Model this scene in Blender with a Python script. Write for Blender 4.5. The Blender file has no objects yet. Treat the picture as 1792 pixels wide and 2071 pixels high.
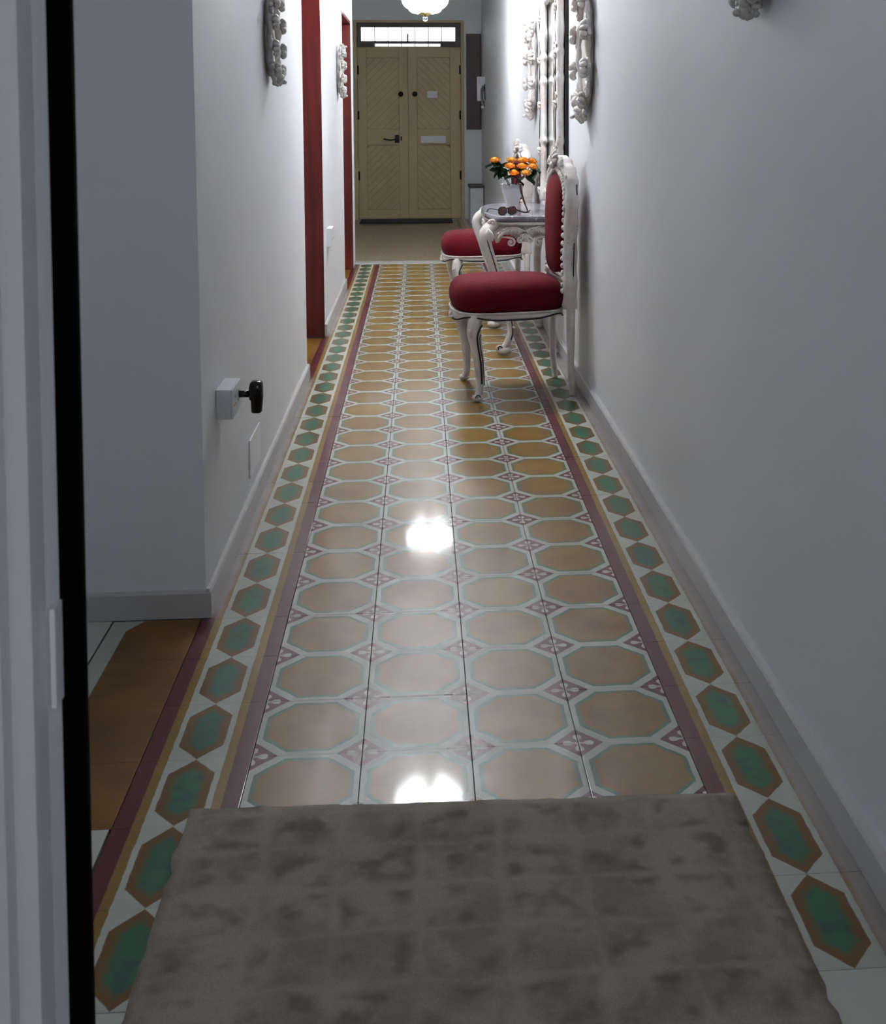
import bpy, bmesh, math, random
from mathutils import Vector, Matrix, Euler
random.seed(7)
PI = math.pi
scene = bpy.context.scene
COL = scene.collection

# ------------------------------------------------------------------ camera
FPX, PITCH, YAW, ROLL, CAMH, CX, CY = 2355.5, .0776947, .0743761, .0029421, 1.46304, 1023.94, 412.4
IW, IH = 1792, 2071
cd = bpy.data.cameras.new('camera')
cam = bpy.data.objects.new('camera', cd)
COL.objects.link(cam)
fw = Vector((math.sin(YAW)*math.cos(PITCH), math.cos(YAW)*math.cos(PITCH), -math.sin(PITCH)))
rt = fw.cross(Vector((0, 0, 1))).normalized()
dn = fw.cross(rt)
cr, sr = math.cos(ROLL), math.sin(ROLL)
r2 = rt*cr + dn*sr
d2 = dn*cr - rt*sr
cam.matrix_world = Matrix(((r2.x, -d2.x, -fw.x, 0), (r2.y, -d2.y, -fw.y, 0), (r2.z, -d2.z, -fw.z, CAMH), (0, 0, 0, 1)))
cd.sensor_fit = 'VERTICAL'
cd.sensor_height = 24
cd.sensor_width = 24
cd.lens = FPX*24/IH
cd.shift_x = (IW/2 - CX)/IH
cd.shift_y = (CY - IH/2)/IH
cd.clip_start = .05
cd.dof.use_dof = True
cd.dof.focus_distance = 6.0
cd.dof.aperture_fstop = 9.0
scene.camera = cam

# ------------------------------------------------------------------ world, exposure
w = bpy.data.worlds.new('sky')
scene.world = w
w.use_nodes = True
bg = w.node_tree.nodes['Background']
bg.inputs['Color'].default_value = (.86, .93, 1, 1)
bg.inputs['Strength'].default_value = 2.0
vs = scene.view_settings
vs.view_transform = 'Standard'
vs.look = 'None'
vs.gamma = 1
vs.use_curve_mapping = False
vs.exposure = 0.55
LAMP = (.91, .955, 1.0)
LAMP_STRENGTH = (42.0, 72.0)   # far, near chandelier

# ------------------------------------------------------------------ materials
def lin(r, g, b):
    def f(c):
        c /= 255
        return c/12.92 if c <= .04045 else ((c+.055)/1.055)**2.4
    return (f(r), f(g), f(b), 1)

class G:
    """small wrapper to write node graphs as expressions"""
    def __init__(s, name):
        s.mat = bpy.data.materials.new(name)
        s.mat.use_nodes = True
        s.t = s.mat.node_tree
        s.b = s.t.nodes['Principled BSDF']
    def put(s, sock, v):
        if isinstance(v, bpy.types.NodeSocket):
            s.t.links.new(v, sock)
        elif v is not None:
            sock.default_value = v
    def m(s, op, a, b=None, c=None):
        n = s.t.nodes.new('ShaderNodeMath')
        n.operation = op
        for i, v in enumerate((a, b, c)):
            if v is not None:
                s.put(n.inputs[i], v)
        return n.outputs[0]
    def ss(s, x, lo, hi):
        n = s.t.nodes.new('ShaderNodeMapRange')
        n.interpolation_type = 'SMOOTHSTEP'
        s.put(n.inputs[0], x)
        n.inputs[1].default_value = lo
        n.inputs[2].default_value = hi
        return n.outputs[0]
    def mix(s, f, a, b, mode='MIX'):
        n = s.t.nodes.new('ShaderNodeMix')
        n.data_type = 'RGBA'
        n.blend_type = mode
        s.put(n.inputs[0], f)
        s.put(n.inputs[6], a)
        s.put(n.inputs[7], b)
        return n.outputs[2]
    def coord(s, kind='Object'):
        return s.t.nodes.new('ShaderNodeTexCoord').outputs[kind]
    def sep(s, v):
        n = s.t.nodes.new('ShaderNodeSeparateXYZ')
        s.put(n.inputs[0], v)
        return n.outputs
    def noise(s, scale, detail=3, rough=.5, vec=None):
        n = s.t.nodes.new('ShaderNodeTexNoise')
        n.inputs['Scale'].default_value = scale
        n.inputs['Detail'].default_value = detail
        n.inputs['Roughness'].default_value = rough
        if vec is None:
            vec = s.coord()
        s.put(n.inputs['Vector'], vec)
        return n.outputs[0]
    def wpos(s):
        return s.t.nodes.new('ShaderNodeNewGeometry').outputs['Position']
    def rnd(s):
        return s.t.nodes.new('ShaderNodeObjectInfo').outputs['Random']
    def bump(s, h, strength=.2, dist=.01):
        n = s.t.nodes.new('ShaderNodeBump')
        n.inputs['Strength'].default_value = strength
        n.inputs['Distance'].default_value = dist
        s.put(n.inputs['Height'], h)
        s.t.links.new(n.outputs[0], s.b.inputs['Normal'])
    def set(s, **k):
        for kk, v in k.items():
            s.put(s.b.inputs[kk.replace('_', ' ')], v)
        return s.mat

def flat(name, rgb, rough=.5, metal=0, var=.06, scale=12, spec=.5, bump=0):
    g = G(name)
    c = lin(*rgb)
    d = tuple(x*(1-var*2.5) for x in c[:3]) + (1,)
    n = g.noise(scale, 4)
    if bump:
        g.bump(n, bump, .004)
    return g.set(Base_Color=g.mix(n, c, d), Roughness=rough, Metallic=metal, Specular_IOR_Level=spec)

M = {}
def wall_mat(name, rgb):
    g = G(name)
    p = g.wpos()
    n1 = g.noise(1.3, 3, .5, p)
    n2 = g.noise(260, 2, .6, p)
    c = lin(*rgb)
    d = tuple(x*.95 for x in c[:3]) + (1,)
    g.bump(n2, .08, .002)
    return g.set(Base_Color=g.mix(n1, c, d), Roughness=.55)
M['wall'] = wall_mat('wall_paint', (232, 233, 236))
M['wall_end'] = wall_mat('wall_paint_entrance', (228, 233, 238))
M['ceil'] = wall_mat('ceiling_paint', (236, 236, 236))
M['base'] = flat('baseboard_paint', (188, 186, 186), .35, var=.03)
M['doorwhite'] = flat('door_white_paint', (242, 243, 248), .35, var=.02)
M['black'] = flat('black_post_paint', (5, 4, 4), .8, var=.1, spec=.05)
M['grout'] = flat('cement_grout', (70, 66, 62), .9)
M['plainfloor'] = flat('pale_cement_floor', (190, 190, 184), .25, var=.05, scale=5)
M['thresh'] = flat('threshold_marble', (205, 206, 205), .18, var=.06, scale=9)
M['mahog'] = None
M['beige'] = flat('beige_door_paint', (196, 175, 134), .5, var=.08, scale=7)
M['beige2'] = flat('beige_door_panel', (158, 138, 102), .5, var=.08, scale=7)
M['darkframe'] = flat('dark_transom_paint', (62, 52, 50), .5)
M['darkwood'] = flat('dark_brown_wood', (74, 56, 56), .55, var=.1)
M['iron'] = flat('dark_iron', (22, 20, 20), .4, metal=.6)
M['plastic'] = flat('white_plastic', (222, 224, 228), .3, var=.01)
M['blackplastic'] = flat('black_plastic', (9, 9, 10), .2, var=.02)
M['bluemat'] = flat('dark_blue_mat', (38, 42, 52), .9, var=.15, scale=60)
M['grey'] = flat('grey_plastic', (110, 112, 118), .35)
M['brass'] = flat('brass', (190, 165, 110), .25, metal=1, var=.03)
M['green'] = flat('rose_leaf', (24, 62, 30), .45, var=.15, scale=60)
M['stem'] = flat('rose_stem', (60, 40, 40), .5)
M['petal'] = flat('rose_petal', (236, 160, 44), .5, var=.12, scale=40)
M['vase'] = flat('white_ceramic', (228, 226, 230), .15, var=.02)
M['lens'] = flat('brown_lens', (92, 62, 58), .08, var=.02)

def mahog():
    g = G('mahogany_varnish')
    mp = g.t.nodes.new('ShaderNodeMapping')
    mp.inputs['Scale'].default_value = (30, 30, 1.5)
    g.t.links.new(g.wpos(), mp.inputs[0])
    n = g.noise(1, 4, .55, mp.outputs[0])
    return g.set(Base_Color=g.mix(g.ss(n, .3, .7), lin(92, 27, 24), lin(68, 17, 17)), Roughness=.3)
M['mahog'] = mahog()

def carved():
    """antique white lacquer with worn brownish specks"""
    g = G('antique_white_lacquer')
    n = g.noise(55, 5, .65)
    n2 = g.noise(9, 3, .5)
    c = g.mix(g.ss(n2, .35, .7), lin(226, 222, 218), lin(206, 194, 188))
    c = g.mix(g.ss(n, .64, .72), c, lin(70, 58, 54))
    return g.set(Base_Color=c, Roughness=.32)
M['carved'] = carved()
M['inlay'] = flat('black_patina_line', (14, 12, 12), .5)
M['silver'] = flat('silvered_plaster', (212, 207, 202), .4, var=.14, scale=40)

def velvet():
    g = G('red_velvet')
    n = g.noise(420, 2)
    g.bump(n, .15, .001)
    mat = g.set(Base_Color=g.mix(g.noise(14, 3), lin(96, 5, 20), lin(70, 3, 14)), Roughness=.85, Specular_IOR_Level=.15)
    g.b.inputs['Sheen Weight'].default_value = .04
    g.b.inputs['Sheen Tint'].default_value = lin(220, 60, 80)
    g.b.inputs['Sheen Roughness'].default_value = .4
    return mat
M['velvet'] = velvet()

def marble():
    g = G('grey_marble')
    n = g.noise(5, 6, .6)
    v = g.noise(17, 5, .7)
    c = g.mix(g.ss(n, .35, .7), lin(150, 148, 156), lin(112, 110, 120))
    c = g.mix(g.ss(v, .6, .7), c, lin(200, 196, 196))
    return g.set(Base_Color=c, Roughness=.15)
M['marble'] = marble()

def mirror():
    g = G('mirror_silver')
    return g.set(Base_Color=lin(225, 228, 230), Metallic=1.0, Roughness=.03)
M['mirror'] = mirror()

def glass():
    g = G('clear_glass')
    m = g.set(Base_Color=(1, 1, 1, 1), Roughness=.02, IOR=1.45)
    g.b.inputs['Transmission Weight'].default_value = 1
    return m
M['glass'] = glass()

def emit(name, rgb, s):
    g = G(name)
    m = g.set(Base_Color=(.9, .9, .9, 1))
    g.b.inputs['Emission Color'].default_value = tuple(rgb) + (1,)
    g.b.inputs['Emission Strength'].default_value = s
    return m
M['lamp'] = emit('lit_crystal', LAMP, LAMP_STRENGTH[0])
M['lamp_near'] = emit('lit_crystal_near', LAMP, LAMP_STRENGTH[1])

# ---- cement tiles
def tile_finish(g, col, rough=.17):
    p = g.wpos()
    w1 = g.noise(3.2, 2, .5, p)
    w2 = g.noise(90, 3, .6, p)
    blot = g.noise(2.1, 4, .6, p)
    g.bump(g.m('ADD', g.m('MULTIPLY', w1, 1.0), g.m('MULTIPLY', w2, .012)), .10, .03)
    col = g.mix(g.m('MULTIPLY', g.ss(blot, .4, .8), .22), col, lin(150, 146, 136), 'MULTIPLY')
    g.b.inputs['Coat Weight'].default_value = .16
    g.b.inputs['Coat Roughness'].default_value = .07
    r = g.m('ADD', g.m('MULTIPLY', g.noise(7, 3, .5, p), .12), .285)
    return g.set(Base_Color=col, Roughness=r, Specular_IOR_Level=.26)

WHITE = lin(172, 176, 168)
MAROON = lin(78, 14, 28)
def octagon_tile():
    g = G('octagon_cement_tile')
    x, y, _ = g.sep(g.coord())
    u = g.m('ABSOLUTE', g.m('MULTIPLY', x, 4))
    v = g.m('ABSOLUTE', g.m('MULTIPLY', y, 4))
    nz = g.m('MULTIPLY', g.m('SUBTRACT', g.noise(30, 2, .5, g.wpos()), .5), .02)
    s = g.m('ADD', u, v)
    d = g.m('MAXIMUM', g.m('SUBTRACT', g.m('MAXIMUM', u, v), .446), g.m('MULTIPLY', g.m('SUBTRACT', s, .645), .707))
    d = g.m('ADD', d, nz)
    inside = g.m('SUBTRACT', 1, g.ss(d, -.006, .006))
    och = g.mix(g.rnd(), lin(132, 98, 26), lin(120, 92, 36))
    och = g.mix(g.ss(g.noise(6, 3, .5, g.wpos()), .35, .7), och, lin(116, 78, 22))
    teal = lin(66, 98, 72)
    octc = g.mix(g.ss(g.m('ADD', d, g.m('MULTIPLY', nz, 1.5)), -.07, -.010), och, teal)
    col = g.mix(inside, WHITE, octc)
    e = g.m('ADD', g.m('SUBTRACT', s, .766), nz)
    dia = g.ss(e, -.006, .006)
    du = g.m('SUBTRACT', .5, u)
    dv = g.m('SUBTRACT', .5, v)
    mn = g.m('MINIMUM', du, dv)
    mx = g.m('MAXIMUM', du, dv)
    wd = g.m('ADD', .014, g.m('MULTIPLY', .026, g.m('MULTIPLY', g.ss(mx, .04, .09), g.m('SUBTRACT', 1, g.ss(mx, .12, .15)))))
    cross = g.m('SUBTRACT', 1, g.ss(g.m('SUBTRACT', mn, wd), -.006, .006))
    cross = g.m('MULTIPLY', cross, g.m('SUBTRACT', 1, g.ss(mx, .135, .15)))
    dc = g.mix(cross, lin(86, 26, 40), lin(186, 180, 174))
    col = g.mix(dia, col, dc)
    return tile_finish(g, col)
M['oct'] = octagon_tile()

def border_tile():
    g = G('hexagon_border_tile')
    x, y, _ = g.sep(g.coord())
    nz = g.m('MULTIPLY', g.m('SUBTRACT', g.noise(30, 2, .5, g.wpos()), .5), .02)
    u = g.m('ADD', g.m('ABSOLUTE', g.m('MULTIPLY', x, 4)), nz)
    v = g.m('ABSOLUTE', g.m('MULTIPLY', y, 4))
    hd = g.m('MAXIMUM', g.m('SUBTRACT', u, .205), g.m('MULTIPLY', g.m('SUBTRACT', g.m('ADD', v, g.m('MULTIPLY', u, 1.1)), .495), .67))
    brown = lin(100, 68, 20)
    green = g.mix(g.rnd(), lin(36, 100, 66), lin(40, 86, 66))
    green = g.mix(g.ss(g.noise(26, 3, .5, g.wpos()), .45, .7), green, lin(40, 76, 70))
    hexc = g.mix(g.ss(g.m('ADD', hd, g.m('MULTIPLY', nz, 2)), -.13, -.04), green, brown)
    col = g.mix(g.ss(hd, -.006, .006), hexc, WHITE)
    col = g.mix(g.ss(u, .252, .262), col, lin(124, 94, 34))
    col = g.mix(g.ss(u, .335, .348), col, MAROON)
    # grey reflection of the walls, painted into the tile colour along their foot
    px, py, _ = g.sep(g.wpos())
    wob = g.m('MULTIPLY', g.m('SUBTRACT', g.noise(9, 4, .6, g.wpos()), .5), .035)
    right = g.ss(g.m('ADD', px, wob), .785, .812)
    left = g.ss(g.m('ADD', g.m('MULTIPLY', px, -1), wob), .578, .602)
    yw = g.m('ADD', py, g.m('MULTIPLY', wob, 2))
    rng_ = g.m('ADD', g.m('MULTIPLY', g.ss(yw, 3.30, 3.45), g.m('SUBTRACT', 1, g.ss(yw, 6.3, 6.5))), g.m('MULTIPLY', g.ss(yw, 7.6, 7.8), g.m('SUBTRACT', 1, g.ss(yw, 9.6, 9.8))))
    wall_sheen = g.m('MAXIMUM', right, g.m('MULTIPLY', left, rng_))
    col = g.mix(g.m('MULTIPLY', wall_sheen, .78), col, lin(150, 146, 146))
    return tile_finish(g, col)
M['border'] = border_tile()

def ochre_tile(corner):
    g = G('ochre_tile_corner' if corner else 'ochre_tile')
    x, y, _ = g.sep(g.coord())
    u = g.m('MULTIPLY', x, 4)
    v = g.m('MULTIPLY', y, 4)
    e = g.m('SUBTRACT', -.3, u)
    if corner:
        e2 = g.m('SUBTRACT', g.m('MULTIPLY', g.m('SUBTRACT', v, .24), .62), g.m('ADD', u, .3))
        e = g.m('MAXIMUM', e, e2)
    och = g.mix(g.ss(g.noise(5, 4, .6, g.wpos()), .3, .75), lin(122, 82, 26), lin(96, 62, 22))
    col = g.mix(g.ss(e, -.008, .008), och, WHITE)
    return tile_finish(g, col)
M['ochre'] = ochre_tile(False)
M['ochrec'] = ochre_tile(True)

def vest_floor():
    g = G('entrance_patterned_floor')
    p = g.wpos()
    x, y, _ = g.sep(p)
    a = g.m('SINE', g.m('MULTIPLY', x, 2*PI/.1))
    b = g.m('SINE', g.m('MULTIPLY', y, 2*PI/.1))
    pt = g.ss(g.m('MULTIPLY', a, b), -.3, .5)
    col = g.mix(pt, lin(124, 108, 86), lin(164, 149, 127))
    col = g.mix(g.ss(g.noise(30, 3, .6, p), .45, .7), col, lin(104, 92, 76))
    # border stripes along the right side
    def band(lo, hi):
        return g.m('MULTIPLY', g.m('GREATER_THAN', x, lo), g.m('LESS_THAN', x, hi))
    col = g.mix(band(.50, .90), col, lin(150, 146, 130))
    col = g.mix(band(.50, .54), col, lin(70, 54, 46))
    col = g.mix(band(.60, .63), col, lin(190, 186, 176))
    col = g.mix(band(.68, .74), col, lin(96, 100, 86))
    return g.set(Base_Color=col, Roughness=.3)
M['vest'] = vest_floor()

def rug_mat():
    g = G('mottled_rug')
    x, y, _ = g.sep(g.coord())
    def grid(c, s, o):
        f = g.m('FRACT', g.m('MULTIPLY', g.m('ADD', c, o), 1/s))
        return g.m('ABSOLUTE', g.m('SUBTRACT', f, .5))
    wob = g.m('MULTIPLY', g.noise(9, 3), .05)
    gx = grid(g.m('ADD', x, wob), .155, 2.0)
    gy = grid(g.m('ADD', y, wob), .125, 2.0)
    cell = g.m('MAXIMUM', gx, gy)
    n = g.noise(7, 5, .62)
    n2 = g.noise(15, 2, .45)
    n3 = g.noise(260, 3, .7)
    base = g.mix(g.ss(n, .35, .68), lin(156, 147, 133), lin(132, 121, 108))
    blot = g.m('MULTIPLY', g.ss(n2, .46, .72), g.m('SUBTRACT', 1, g.ss(cell, .3, .46)))
    col = g.mix(g.m('MULTIPLY', blot, .62), base, lin(82, 70, 62))
    col = g.mix(g.m('MULTIPLY', g.ss(cell, .4, .5), .35), col, lin(156, 151, 140))
    col = g.mix(g.m('MULTIPLY', g.ss(n3, .4, .7), .3), col, lin(96, 90, 84))
    g.bump(g.m('ADD', n3, g.m('MULTIPLY', g.ss(cell, .3, .5), -.5)), .5, .004)
    return g.set(Base_Color=col, Roughness=.95, Specular_IOR_Level=.1)
M['rug'] = rug_mat()

# ------------------------------------------------------------------ mesh helpers
def mesh(bm, name, smooth=False):
    me = bpy.data.meshes.new(name)
    bmesh.ops.recalc_face_normals(bm, faces=bm.faces)
    bm.to_mesh(me)
    bm.free()
    if smooth:
        for p in me.polygons:
            p.use_smooth = True
    return me

def obj(name, bm, mat, parent=None, smooth=False, loc=None, rot=None):
    me = bm if isinstance(bm, bpy.types.Mesh) else mesh(bm, name, smooth)
    if mat is not None and not me.materials:
        me.materials.append(M[mat])
    o = bpy.data.objects.new(name, me)
    COL.objects.link(o)
    if parent:
        o.parent = parent
    if loc:
        o.location = loc
    if rot:
        o.rotation_euler = rot
    return o

def tag(o, label, cat, group=None):
    o['label'] = label
    o['category'] = cat
    if group:
        o['group'] = group
    return o

def struct(o, label=None):
    o['kind'] = 'structure'
    if label:
        o['label'] = label
    return o

def thing(name, label, cat, loc=(0, 0, 0), rz=0, group=None):
    o = bpy.data.objects.new(name, None)
    o.empty_display_size = .05
    COL.objects.link(o)
    o.location = loc
    o.rotation_euler = (0, 0, rz)
    return tag(o, label, cat, group)

def dup(root, loc, rz, label, group=None):
    r = root.copy()
    COL.objects.link(r)
    r.location = loc
    r.rotation_euler = (0, 0, rz)
    r['label'] = label
    if group:
        r['group'] = group
    for ch in list(root.children):
        c = ch.copy()
        COL.objects.link(c)
        c.parent = r
        for gch in list(ch.children):
            d = gch.copy()
            COL.objects.link(d)
            d.parent = c
    return r

def box(bm, x0, x1, y0, y1, z0, z1, bev=0):
    vs_ = [bm.verts.new(p) for p in ((x0, y0, z0), (x1, y0, z0), (x1, y1, z0), (x0, y1, z0), (x0, y0, z1), (x1, y0, z1), (x1, y1, z1), (x0, y1, z1))]
    fs = [bm.faces.new([vs_[i] for i in f]) for f in ((3, 2, 1, 0), (4, 5, 6, 7), (0, 1, 5, 4), (1, 2, 6, 5), (2, 3, 7, 6), (3, 0, 4, 7))]
    if bev:
        es = list({e for f in fs for e in f.edges})
        bmesh.ops.bevel(bm, geom=es, offset=bev, segments=2, affect='EDGES', profile=.7)
    return bm

def bx(*a, bev=0):
    return box(bmesh.new(), *a, bev=bev)

def prism(bm, pts, axis, a, b):
    """polygon pts in the two other axes, extruded along axis from a to b"""
    def P(p, t):
        if axis == 'x':
            return (t, p[0], p[1])
        if axis == 'y':
            return (p[0], t, p[1])
        return (p[0], p[1], t)
    A = [bm.verts.new(P(p, a)) for p in pts]
    B = [bm.verts.new(P(p, b)) for p in pts]
    n = len(pts)
    bm.faces.new(A)
    bm.faces.new(list(reversed(B)))
    for i in range(n):
        j = (i+1) % n
        bm.faces.new((A[i], B[i], B[j], A[j]))
    return bm

def catmull(pts, n, closed=False):
    P = [Vector(p) for p in pts]
    k = len(P)
    out = []
    segs = k if closed else k-1
    for i in range(segs):
        p0 = P[(i-1) % k] if (closed or i > 0) else P[0]
        p1 = P[i]
        p2 = P[(i+1) % k]
        p3 = P[(i+2) % k] if (closed or i+2 < k) else P[-1]
        for j in range(n):
            t = j/n
            out.append(.5*((2*p1)+(p2-p0)*t+(2*p0-5*p1+4*p2-p3)*t*t+(3*p1-p0-3*p2+p3)*t**3))
    if not closed:
        out.append(P[-1].copy())
    return out

def lerp_list(vals, n, closed=False):
    out = []
    k = len(vals)
    for i in range(k if closed else k-1):
        a, b = vals[i], vals[(i+1) % k]
        for j in range(n):
            t = j/n
            t = t*t*(3-2*t)
            if isinstance(a, tuple):
                out.append((a[0]+(b[0]-a[0])*t, a[1]+(b[1]-a[1])*t))
            else:
                out.append(a+(b-a)*t)
    if not closed:
        out.append(vals[-1])
    return out

def tube(bm, pts, radii, sides=10, closed=False, up=(0, 0, 1), caps=True):
    """pts: list of Vectors, radii: float or list of r or (rn, rb)"""
    n = len(pts)
    if not isinstance(radii, list):
        radii = [radii]*n
    rings = []
    upv = Vector(up)
    for i, p in enumerate(pts):
        a = pts[i-1] if (i > 0 or closed) else p
        b = pts[(i+1) % n] if (i < n-1 or closed) else p
        t = (Vector(b)-Vector(a))
        if t.length < 1e-9:
            t = Vector((0, 0, 1))
        t.normalize()
        s = t.cross(upv)
        if s.length < 1e-3:
            s = t.cross(Vector((1, 0, 0)))
        s.normalize()
        q = s.cross(t)
        r = radii[i]
        ra, rb = r if isinstance(r, tuple) else (r, r)
        rings.append([bm.verts.new(Vector(p)+s*(ra*math.cos(2*PI*k/sides))+q*(rb*math.sin(2*PI*k/sides))) for k in range(sides)])
    m_ = n if closed else n-1
    for i in range(m_):
        A, B = rings[i], rings[(i+1) % n]
        for k in range(sides):
            bm.faces.new((A[k], A[(k+1) % sides], B[(k+1) % sides], B[k]))
    if caps and not closed:
        bm.faces.new(list(reversed(rings[0])))
        bm.faces.new(rings[-1])
    return bm

def lathe(bm, prof, n=20, c=(0, 0, 0)):
    rings = []
    for r, z in prof:
        rings.append([bm.verts.new((c[0]+r*math.cos(2*PI*k/n), c[1]+r*math.sin(2*PI*k/n), c[2]+z)) for k in range(n)])
    for A, B in zip(rings, rings[1:]):
        for k in range(n):
            bm.faces.new((A[k], A[(k+1) % n], B[(k+1) % n], B[k]))
    bm.faces.new(list(reversed(rings[0])))
    bm.faces.new(rings[-1])
    return bm

def blob(bm, c, r, rot=None, seg=8):
    mt = Matrix.Translation(c)
    if rot is not None:
        mt = mt @ Euler(rot).to_matrix().to_4x4()
    mt = mt @ Matrix.Diagonal((r[0], r[1], r[2], 1))
    bmesh.ops.create_uvsphere(bm, u_segments=seg, v_segments=max(5, seg*2//3), radius=1, matrix=mt)
    return bm

def scroll(bm, c, e1, e2, r, turns, rad, start=0, tail=None, n=None, flip=1):
    """spiral in the plane e1,e2 that winds in to c; optional tail point list before it"""
    e1, e2, c = Vector(e1), Vector(e2), Vector(c)
    N = n or int(14*turns)+4
    pts = []
    for i in range(N+1):
        t = i/N
        a = start + flip*2*PI*turns*t
        rr = r*(1-.82*t)
        pts.append(c+e1*(rr*math.cos(a))+e2*(rr*math.sin(a)))
    rl = [rad*(1-.35*i/N) for i in range(N+1)]
    if tail:
        tp = catmull([Vector(q) for q in tail]+[pts[0]], 6)[:-1]
        pts = tp+pts
        rl = [rad*(.35+.65*i/max(1, len(tp))) for i in range(len(tp))]+rl
    tube(bm, pts, rl, 7, up=e1.cross(e2))
    blob(bm, c, (rad*1.25,)*3, seg=6)
    return bm

def leaf_fan(bm, c, e1, e2, nrm, L, n, spread, rad, base=0):
    """acanthus-like fan of lobes around direction base (angle in e1,e2)"""
    e1, e2, nrm, c = Vector(e1), Vector(e2), Vector(nrm), Vector(c)
    for i in range(n):
        t = (i/(n-1)-.5) if n > 1 else 0
        a = base+t*spread
        l = L*(1-.9*t*t)
        d = e1*math.cos(a)+e2*math.sin(a)
        pts = catmull([c, c+d*l*.5+nrm*rad*1.2, c+d*l+nrm*rad*.2], 4)
        tube(bm, pts, [rad*(.5+.8*math.sin(PI*min(1, k/(len(pts)-1)*.9+.05))) for k in range(len(pts))], 6, up=nrm)
    return bm

# ------------------------------------------------------------------ the setting
T = .25
X0 = .1076                      # centre of the octagon field
Y0 = 2.5886                     # a row joint
LW, RW = -.632, .862            # wall planes
YEND = 16.1                     # end wall
ZC = 3.35                       # ceiling
YB = -1.6                       # wall behind the camera
YT = 11.34                      # end of the tiled hall
def rowy(k):
    return Y0 + k*T
Ymin, Ymax = rowy(-3), rowy(35)

fl = obj('floor', bx(-2.6, RW+.2, YB-.15, YEND+.15, -.12, -.0125), 'grout')
struct(fl, 'patterned cement tile floor of the hallway')
# pale floor pieces around the tiled hall
def slab(name, x0, x1, y0, y1, mat, z=0):
    return obj(name, bx(x0, x1, y0, y1, -.0124, z), mat, fl)
slab('plain_paving', -2.6, RW+.15, YB-.1, Ymin-.002, 'plainfloor')
slab('plain_paving', -2.6, -.897, Ymin, 3.5, 'plainfloor')
slab('plain_paving', -.895, -.647, Ymin, rowy(-1)-.001, 'plainfloor')
slab('plain_paving', -2.6, -.897, 6.2, 8.1, 'plainfloor')
slab('plain_paving', -2.6, -.897, 9.4, 11.3, 'plainfloor')
th_ = slab('threshold_strip', -.70, RW, Ymax+.002, Ymax+.21, 'thresh', .004)
slab('entrance_floor', -2.6, RW+.15, Ymax+.212, YEND+.1, 'vest')

gx_, gy_ = .0011, .0004         # longitudinal joints are the wide dark ones
def tile_mesh(name, mat):
    me = mesh(bx(-T/2+gx_, T/2-gx_, -T/2+gy_, T/2-gy_, -.0124, 0, bev=.0005), name)
    me.materials.append(M[mat])
    return me
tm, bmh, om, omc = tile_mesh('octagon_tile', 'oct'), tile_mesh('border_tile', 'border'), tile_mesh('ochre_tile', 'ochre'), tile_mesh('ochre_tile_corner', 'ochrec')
for k in range(-3, 35):
    yc = rowy(k)+T/2
    for c in range(4):
        obj('octagon_tile', tm, None, fl, loc=(X0+(c-1.5)*T, yc, random.uniform(-.0003, .0003)),
            rot=(random.gauss(0, .0008), random.gauss(0, .0008), random.choice((0, PI))))
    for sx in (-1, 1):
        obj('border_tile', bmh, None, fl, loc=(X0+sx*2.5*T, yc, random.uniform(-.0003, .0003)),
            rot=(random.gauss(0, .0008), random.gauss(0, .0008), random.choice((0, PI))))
for ks in (range(-1, 3), range(15, 20), range(29, 34)):
    for k in ks:
        obj('ochre_tile', omc if k == 2 else om, None, fl, loc=(X0-3.5*T, rowy(k)+T/2, 0))

# walls
D1, D2 = (6.45, 7.64), (9.81, 10.99)
DH = 2.32
b = bmesh.new()
WT = .24
box(b, -2.6, LW, 3.36, 3.6, -.01, ZC)            # return beside the near opening, facing the camera
box(b, LW-WT, LW, 3.6, D1[0], -.01, ZC)
box(b, LW-WT, LW, D1[1], D2[0], -.01, ZC)
box(b, LW-WT, LW, D2[1], YT+.02, -.01, ZC)
box(b, LW-WT, LW, *D1, DH, ZC)
box(b, LW-WT, LW, *D2, DH, ZC)
struct(obj('wall_left', b, 'wall'), 'long white plaster wall with two door openings')
struct(obj('wall_right', bx(RW, RW+.15, YB, YT+.1, -.01, ZC), 'wall'), 'plain white plaster wall behind the chairs')
SW = (2.35, 3.25, 1.05, 2.05)     # unseen open window, added in the side room as daylight fill
b = bmesh.new()
box(b, -2.75, -2.601, YB-.15, SW[0], -.01, ZC)
box(b, -2.75, -2.601, SW[1], YEND+.1, -.01, ZC)
box(b, -2.75, -2.601, SW[0], SW[1], -.01, SW[2])
box(b, -2.75, -2.601, SW[0], SW[1], SW[3], ZC)
struct(obj('wall_outer', b, 'wall'))
wi = bpy.data.objects.new('fill_window_side', None)
COL.objects.link(wi)
struct(wi)
for a in ((SW[0], SW[0]+.05, SW[2], SW[3]), (SW[1]-.05, SW[1], SW[2], SW[3]), (SW[0]+.05, SW[1]-.05, SW[2], SW[2]+.05), (SW[0]+.05, SW[1]-.05, SW[3]-.05, SW[3])):
    obj('frame', bx(-2.70, -2.65, a[0]+.001, a[1]-.001, a[2]+.001, a[3]-.001, bev=.004), 'doorwhite', wi)
BW = (-.45, .80, .90, 2.25)      # unseen open window added behind the camera to brighten the foreground
b = bmesh.new()
box(b, -2.6, BW[0], YB-.15, YB-.001, -.01, ZC)
box(b, BW[1], RW+.15, YB-.15, YB-.001, -.01, ZC)
box(b, BW[0], BW[1], YB-.15, YB-.001, -.01, BW[2])
box(b, BW[0], BW[1], YB-.15, YB-.001, BW[3], ZC)
struct(obj('wall_back', b, 'wall'))
wi = bpy.data.objects.new('fill_window_back', None)
COL.objects.link(wi)
struct(wi)
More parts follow.
